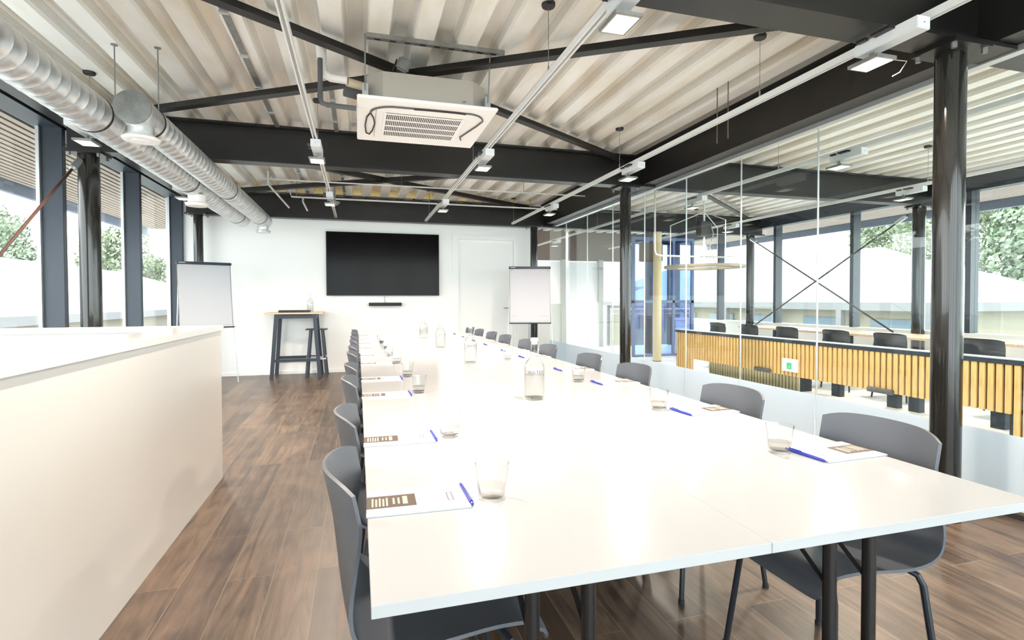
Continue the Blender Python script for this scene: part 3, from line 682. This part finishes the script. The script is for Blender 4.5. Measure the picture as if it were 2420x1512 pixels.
def flip(loc,rz,label,marks):
    t=thing('flip_chart',loc,label,'flip chart','flip charts by the back wall',rz)
    tilt=Matrix.Rotation(R(-9),3,'X')   # local: front is -y ; top leans back (+y)
    def T(p): return tilt@(Vector(p)-Vector((0,0,1.85)))+Vector((0,0,1.85))
    def tb(x0,x1,y0,y1,z0,z1,bev=0): return MB().box(x0,x1,y0,y1,z0,z1,bev=bev,rot=tilt,piv=(0,0,1.85))
    tb(-.345,.345,0,.014,.85,1.80,.003).build('board','trimw',t)
    MB().box(-.350,-.340,-.002,.016,.85,1.80,rot=tilt,piv=(0,0,1.85)).build('board_frame','darkgalv',t)
    MB().box(.340,.350,-.002,.016,.85,1.80,rot=tilt,piv=(0,0,1.85)).build('board_frame','darkgalv',t)
    tb(-.335,.335,-.012,-.002,.875,1.785).build('paper_pad','paper2' if not marks else 'paper',t)
    tb(-.36,.36,-.035,.02,1.785,1.825,.006).build('clamp_bar','frame',t)
    tb(-.335,-.25,-.0365,-.035,1.80,1.812).build('bar_badge','paper2',t)
    tb(-.355,.355,-.07,.012,.832,.85,.003).build('pen_tray','frame',t)
    if marks:
        mb=MB()
        for x0,n in ((-.30,4),(-.02,1),(.17,6)):
            for k in range(n): mb.box(x0+.022*k,x0+.022*k+.013,-.0135,-.012,.955+.004*(k%2),.967+.004*((k+1)%3),rot=tilt,piv=(0,0,1.85))
        mb.build('printed_marks','bandtxt',t,smooth=False)
        mb=MB(); [mb.box(x-.006,x+.006,-.0135,-.012,1.755,1.767,rot=tilt,piv=(0,0,1.85)) for x in (-.31,.31)]; mb.build('hanging_pins','ink',t)
    else:
        tb(.26,.275,-.0135,-.012,.915,.921).build('printed_marks','bandtxt',t)
    for x in (-.335,.335):
        MB().tube([T((x*.97,.03,1.78)),Vector((x*1.22,-.16-.0,.012))],.008,8).build('leg','alu',t)
    MB().tube([T((0,.03,1.78)),(0,.52,.012)],.010,8).build('leg','alu',t)
    return t
flip((-2.20,8.88,0),R(24),'white flip chart in the far left corner behind the parapet',False)
flip((2.86,8.72,0),R(-16),'white flip chart beside the door at far right, small marks along its foot',True)
# high table
t=thing('high_table',(-.965,9.37,0),'oak-topped high table with dark A-shaped legs against the back wall','table')
MB().box(-.45,.42,-.30,.30,1.035,1.06,bev=.004).build('tabletop','oak',t)
for sx in (-1,1):
    for sy in (-1,1): MB().bar((sx*.285,sy*.235,1.035),(sx*.36,sy*.275,.0),.055,.055).build('leg','frame',t)
MB().box(-.29,.29,-.258,-.215,.965,1.034).box(-.29,.29,.215,.258,.965,1.034).box(-.31,-.265,-.25,.25,.965,1.034).box(.265,.31,-.25,.25,.965,1.034).build('apron','frame',t,smooth=False)
MB().box(-.34,.34,-.285,-.25,.27,.315).box(-.34,.34,.25,.285,.27,.315).build('foot_rail','frame',t,smooth=False)
t=thing('laptop',(-.985,9.22,1.061),'closed dark laptop lying on the high wooden table','laptop')
MB().box(-.235,.235,-.11,.11,0,.018,bev=.004).build('base','black',t); MB().box(-.235,.235,-.11,.11,.0185,.036,bev=.004).build('lid','black',t)
t=thing('bar_stool',(-.66,9.32,0),'dark bar stool standing under the high wooden table','stool')
MB().box(-.17,.17,-.15,.15,.770,.785,bev=.005).build('seat','frame',t)
for sx in (-1,1):
    for sy in (-1,1): MB().bar((sx*.09,sy*.10,.769),(sx*.155,sy*.16,0),.04,.03).build('leg','frame',t)
MB().bar((-.15,-.14,.30),(.15,-.14,.30),.025,.025).bar((-.15,.14,.30),(.15,.14,.30),.025,.025).bar((-.14,-.14,.33),(-.14,.14,.33),.025,.025).bar((.14,-.14,.33),(.14,.14,.33),.025,.025).build('foot_rail','alu',t,smooth=False)
# ------------------------------------------------------------------ hall beyond the glass
t=thing('slatted_balustrade',(5.2,0,0),'balustrade of upright wooden slats with a dark top rail, beyond the glass partition','balustrade')
MB().box(-.03,.10,.2,7.85,.705,.745,bev=.004).build('top_rail','frame',t)
MB().box(-.035,.11,.2,7.85,.745,.752).build('rail_edge','alu',t)
MB().box(.0,.015,.2,7.4,.30,.705).box(.0,.015,7.4,7.85,-1.0,.705).box(.0,.015,.2,3.05,-1.0,.705).build('backing','darkfelt',t,smooth=False)
mb1=MB(); y=7.79; cnt=0; first=True
slats=[]
while y>.25:
    long_=(y>7.38 or y<3.03)
    slats.append((y,-1.0 if long_ else .295)); y-=.064
slats.sort(key=lambda a:abs(a[0]-2.6))
base={}
for i,(y,z0) in enumerate(slats[:100]):
    if z0 not in base:
        o_=MB().box(-.022,0,-.022,.022,z0,.703).build('slat','slat',t,smooth=False); base[z0]=o_; o_.location=(0,y,0)
    else:
        o_=base[z0].copy(); COL.objects.link(o_); o_.parent=t; o_.location=(0,y,0)
mb=MB()
for y,z0 in slats[100:]: mb.box(-.022,0,y-.022,y+.022,z0,.703)
if len(slats)>100: mb.build('slat','slat',t,smooth=False)['kind']='stuff'
else: mb.bm.free()
t=thing('slatted_cabinet',(5.72,6.75,0),'low cabinet with pale upright slats seen through the balustrade opening','cabinet')
MB().box(0,.2,-1.0,.9,0,.5).build('carcass','darkfelt',t,smooth=False)
mb=MB(); [mb.box(-.02,0,-1+.06*i,-.96+.06*i,0,.5) for i in range(32)]; mb.build('slat_front','slatp',t,smooth=False)
t=thing('exit_sign',(5.16,5.35,.43),'white sign with a green exit symbol on the slatted balustrade','sign')
MB().box(0,.017,-.12,.12,-.08,.08).build('panel','trimw',t); 
MB().box(-.0015,0,-.03,.045,-.05,.03).build('symbol_field','green',t,smooth=False)
MB().lathe([(0,0),(.007,0),(.007,.001),(0,.001)],(-.002,.0,.012),8).bar((-.002,.0,.002),(-.002,.008,-.02),.006,.002).bar((-.002,.008,-.02),(-.002,.022,-.038),.005,.002).bar((-.002,.006,-.02),(-.002,-.012,-.036),.005,.002).bar((-.002,.0,-.004),(-.002,-.02,-.008),.004,.002).build('running_figure','trimw',t)
for i,(y,z) in enumerate(((5.8,.32),(4.15,.31))):
    tag(MB().tube([(5.15,y-.13,z),(5.15,y+.13,z)],.028,14).build('cable_spool','hose'),['dark cylinder on the slatted balustrade, left of the exit sign','dark cylinder on the slatted balustrade, right of the exit sign'][i],'cylinder')
D0=None
for j,y in enumerate((3.95,4.95,5.72,6.58,7.4,8.2)):
    l='black chair back behind the slatted balustrade, %s'%['nearest, right of the near column','second from the right','third from the right','third from the left','second from the left','leftmost'][j]
    if D0 is None:
        D0=thing('hall_chair',(6.5,y,0),l,'chair','black chairs in the hall',R(-90))
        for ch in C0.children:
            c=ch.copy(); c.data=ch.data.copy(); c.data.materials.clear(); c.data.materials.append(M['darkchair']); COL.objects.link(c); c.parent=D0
    else: dup(D0,(6.5,y,0),R(-90),l)
t=thing('hall_table',(7.3,6.0,0),'long wooden table in the hall behind the black chairs','table')
MB().box(-.4,.4,-2.4,2.4,.72,.75).build('tabletop','oak',t)
for sx in (-1,1):
    for sy in (-1,1): MB().box(sx*.33-.03,sx*.33+.03,sy*2.2-.03,sy*2.2+.03,0,.72).build('leg','steel',t)
for i,y in enumerate((5.30,4.55,4.3,3.5)):
    tag(MB().box(5.9,5.98,y,y+.12,0,.5).build('dark_post','frame'),'short dark post seen under the slatted balustrade, %s'%['leftmost','second from left','third from left','rightmost'][i],'post')
t=thing('ring_pendant',(4.75,6.5,1.70),'round flat wooden ring pendant hanging in the hall beyond the glass','pendant')
MB().lathe([(.36,0),(.55,0),(.55,.035),(.36,.035)],n=48,close=True).build('ring_plate','ring',t)
for k in range(3):
    a=R(30+120*k); MB().tube([(.46*math.cos(a),.46*math.sin(a),.035),(.46*math.cos(a),.46*math.sin(a),.62),(.0,0,.80)],.007,8).build('hanger_tube','railw',t)
MB().tube([(0,0,.10),(0,0,1.35)],.014,10).build('centre_tube','railw',t)
MB().box(-.10,.08,-.06,.06,.45,.66,bev=.01).build('projector_box','black',t)
MB().tube([(.1,0,.66),(.17,.02,.5),(.12,.03,.3),(.16,0,.14),(.22,0,.04)],.008,8).build('cable_loop','bandtxt',t)
pipe([(4.2,6.9,3.05),(4.2,6.9,1.98),(4.22,6.9,1.92),(4.3,6.9,1.9),(5.4,6.9,1.9),(5.6,6.9,1.92)],.014,'railw','bent_conduit','white conduit pipe bent at a right angle in the hall beside the ring pendant',n=8)
t=thing('drum_lamp',(5.84,9.75,2.05),'brown drum lamp glowing in the hall beyond the middle column','lamp')
MB().lathe([(.24,0),(.24,.35),(.232,.35),(.232,0)],n=32,close=True).build('lamp_shade','brownwall',t); MB().lathe([(0,0),(.05,.02),(.06,.07),(.05,.12),(0,.13)],(0,0,.12),16).build('bulb','led',t); MB().tube([(0,0,.25),(0,0,1.0)],.005,6).build('cord','black',t)
t=thing('hand_rail',(6.0,11.9,0),'steel hand rail across the far end of the hall','railing')
MB().tube([(0,0,1.02),(2.3,0,1.02)],.025,10).build('top_tube','alu',t); MB().tube([(0,0,.9),(2.3,0,.9)],.012,8).build('lower_tube','alu',t)
for x in (.02,1.15,2.28): MB().tube([(x,0,0),(x,0,1.0)],.018,10).build('baluster','alu',t)
t=thing('glass_screen',(5.72,10.3,0),'blue tinted glass screen standing in the hall beyond the middle column','glass screen')
MB().box(.0,1.55,0,.04,1.18,1.24).box(.0,1.55,0,.04,2.56,2.62).box(.0,1.55,0,.04,.0,.05).box(.0,.07,0,.04,.05,2.56).box(.5,.56,0,.04,.05,2.56).box(1.0,1.06,0,.04,.05,2.56).box(1.48,1.55,0,.04,.05,2.56).build('screen_frame','blue',t,smooth=False)
for x0,x1 in ((.07,.5),(.56,1.0),(1.06,1.48)):
    MB().box(x0,x1,.015,.022,.05,.62).box(x0,x1,.015,.022,1.24,2.56).build('tinted_pane','blueg',t,smooth=False)
    MB().box(x0,x1,.012,.025,.62,1.18).build('lower_panel','blueg2',t,smooth=False)
# ------------------------------------------------------------------ outdoors
GZ=-3.6
tag(MB().box(-70,90,-40,110,GZ-.3,GZ).build('ground','pale_ground'),kind='structure')
def soffit(x0,x1,z,label,m1,outer):
    t=thing('roof_overhang',(0,0,0),label,'roof overhang')
    n=int(abs(x1-x0)/.10); s=1 if x1>x0 else -1; mb=MB()
    for i in range(n): 
        a=x0+s*.10*i; mb.box(min(a,a+s*.068),max(a,a+s*.068),-4,14,z,z+.02)
    mb.build('boards',m1,t,smooth=False)
    MB().box(min(x0,x1),max(x0,x1),-4,14,z+.06,z+.2).build('dark_backing','darkfelt' if m1=='soff' else 'soffr',t,smooth=False)
    MB().box(min(x1,x1+s*.08),max(x1,x1+s*.08),-4,14,z-.14,z+.25).build('fascia','slate',t,smooth=False)
M['soff']=mat('soffit_boards',(.42,.34,.28),.6,noise=(3,.15,(1,.2,1))); M['soffr']=mat('soffit_right',(.42,.34,.30),.6)
soffit(-2.97,-4.6,2.90,'slatted timber roof overhang outside the left windows','soff',-4.65)
soffit(8.62,10.3,2.90,'pale timber roof overhang outside the hall windows','soffr',10.3)
def building(name,x0,x1,y0,y1,zw,zr,wall,roof,label,hip=3.,ov=.6,axis='y',wins=()):
    t=thing(name,(0,0,0),label,'building')
    MB().box(x0,x1,y0,y1,GZ,zw).build('walls',wall,t,smooth=False)
    MB().box(x0-ov,x1+ov,y0-ov,y1+ov,zw,zw+.32).build('eaves','eave',t,smooth=False)
    mb=MB(); X0,X1,Y0_,Y1=x0-ov,x1+ov,y0-ov,y1+ov; z=zw+.32
    if axis=='y': A,B=((X0+X1)/2,Y0_+hip,zr),((X0+X1)/2,Y1-hip,zr)
    else: A,B=(X0+hip,(Y0_+Y1)/2,zr),(X1-hip,(Y0_+Y1)/2,zr)
    c=[(X0,Y0_,z),(X1,Y0_,z),(X1,Y1,z),(X0,Y1,z)]
    if axis=='y': mb.quad(c[0],c[1],A); mb.quad(c[1],c[2],B,A); mb.quad(c[2],c[3],B); mb.quad(c[3],c[0],A,B)
    else: mb.quad(c[0],c[1],B,A); mb.quad(c[1],c[2],B); mb.quad(c[2],c[3],A,B); mb.quad(c[3],c[0],A)
    mb.quad(*c); bmesh.ops.remove_doubles(mb.bm,verts=mb.bm.verts,dist=1e-4); mb.build('roof',roof,t,smooth=False)
    for (wx0,wx1,wy0,wy1,wz0,wz1) in wins: MB().box(wx0,wx1,wy0,wy1,wz0,wz1).build('window','darkwin',t,smooth=False)
    return t
building('pavilion',20,28,14.2,40,.80,2.65,'wallb','roofw','pale single-storey pavilion with a broad hip roof outside the hall windows',hip=2.4,wins=[(19.93,19.99,14.5+3.4*i,16.5+3.4*i,-.9,.45) for i in range(7)])
mb=MB(); 
tt=bpy.data.objects['pavilion']
for i in range(8): MB().box(19.4,19.65,13.8+3.6*i,14.05+3.6*i,GZ,.80).build('porch_post','eave',tt,smooth=False)
building('dark_hall_building',33,43,27.3,62,2.5,5.2,'slate','roofw','grey building with a pale roof standing behind the pavilion',hip=4)
building('white_hall',-30,-11,4,60,.45,3.9,'wallb','roofw','long low hall with a wide pale roof outside the left windows',hip=4,wins=[(-10.99,-10.94,5+4*i,7.4+4*i,-1.3,-.2) for i in range(10)])
t=thing('slatted_plant_box',(-32,20,0),'dark louvred box on the roofs outside the left window','plant box')
MB().box(-4,0,-5,3.5,GZ,5.0).build('core','slate',t,smooth=False)
mb=MB(); [mb.box(-4.1,.1,-5.1,3.6,2.2+.3*i,2.36+.3*i) for i in range(10)]; mb.build('louvres','frame',t,smooth=False)
building('small_house',-10,-5,46,52,3.4,5.6,'slate','roofw','small grey house with a light roof seen by the far left window post',hip=2.5,ov=.4)
def crown_mesh(name,rx,rz,m,n,leaf,seed):
    rnd=random.Random(seed); bm=bmesh.new(); cl=[]
    for i in range(26):
        a=rnd.uniform(0,6.283); u=rnd.uniform(-1,1); r=rnd.uniform(.45,.95); s_=math.sqrt(1-u*u)
        cl.append((Vector((r*rx*s_*math.cos(a),r*rx*s_*math.sin(a),r*rz*u)),rnd.uniform(.28,.42)))
    for i in range(n):
        c,s_=cl[i%len(cl)]
        d=Vector((rnd.gauss(0,1),rnd.gauss(0,1),rnd.gauss(0,1))); d.normalize(); p=c+Vector((d.x*rx,d.y*rx,d.z*rz))*s_*rnd.uniform(.7,1.05)
        q=Vector((rnd.gauss(0,1),rnd.gauss(0,1),rnd.gauss(0,1))).normalized(); w=(d+q*.8).normalized(); x=w.orthogonal().normalized(); y=w.cross(x); L=leaf*rnd.uniform(.6,1.3)
        bm.faces.new([bm.verts.new(p+x*L+y*0),bm.verts.new(p+y*L*.6),bm.verts.new(p-x*L),bm.verts.new(p-y*L*.6)])
    me=bpy.data.meshes.new(name); bm.to_mesh(me); bm.free(); me.materials.append(M[m]); return me
CM=[crown_mesh('foliage_a',3.6,4.2,'leaf1',11000,.17,1),crown_mesh('foliage_b',3.4,4.6,'leaf2',11000,.17,2)]
def tree(x,y,h,k,label,sc=1):
    t=thing('garden_tree',(x,y,GZ),label,'tree','trees beyond the buildings')
    o=bpy.data.objects.new('foliage',CM[k]); COL.objects.link(o); o.parent=t; o.location=(0,0,h-4*sc); o.scale=(sc,sc,sc*(1.0)); o.rotation_euler=(0,0,x*1.3)
    MB().tube([(0,0,-.1),(.1,0,(h-4*sc)*.5),(0,.1,h-3*sc)],[.35*sc,.28*sc,.12*sc],8).build('trunk','bark',t)
TR=[(46,23.5,15,1),(50,33,17,0),(45,13.5,15,0),(60,28,20,1),(57,44,18,0),(62,14,19,1)]
for i,(x,y,h,k) in enumerate(TR):
    tree(x,y,h,k,'leafy tree behind the pavilion, %s'%['right of the near column','left of the near column','at the right frame edge','in the back row, tallest','far left, above the grey building','outside right of the frame'][i],1.3)
TL_=[(-46,33,11,0),(-40,42,12,1),(-37,52.5,12.5,0),(-34,64,13.5,1),(-26,72,13.5,0),(-16,70,13.2,1)]
for i,(x,y,h,k) in enumerate(TL_):
    tree(x,y,h,k,'green tree beyond the white hall roof, %s'%['first from the left','second from the left','third from the left','fourth from the left','fifth from the left','last one by the small house'][i],1.15)
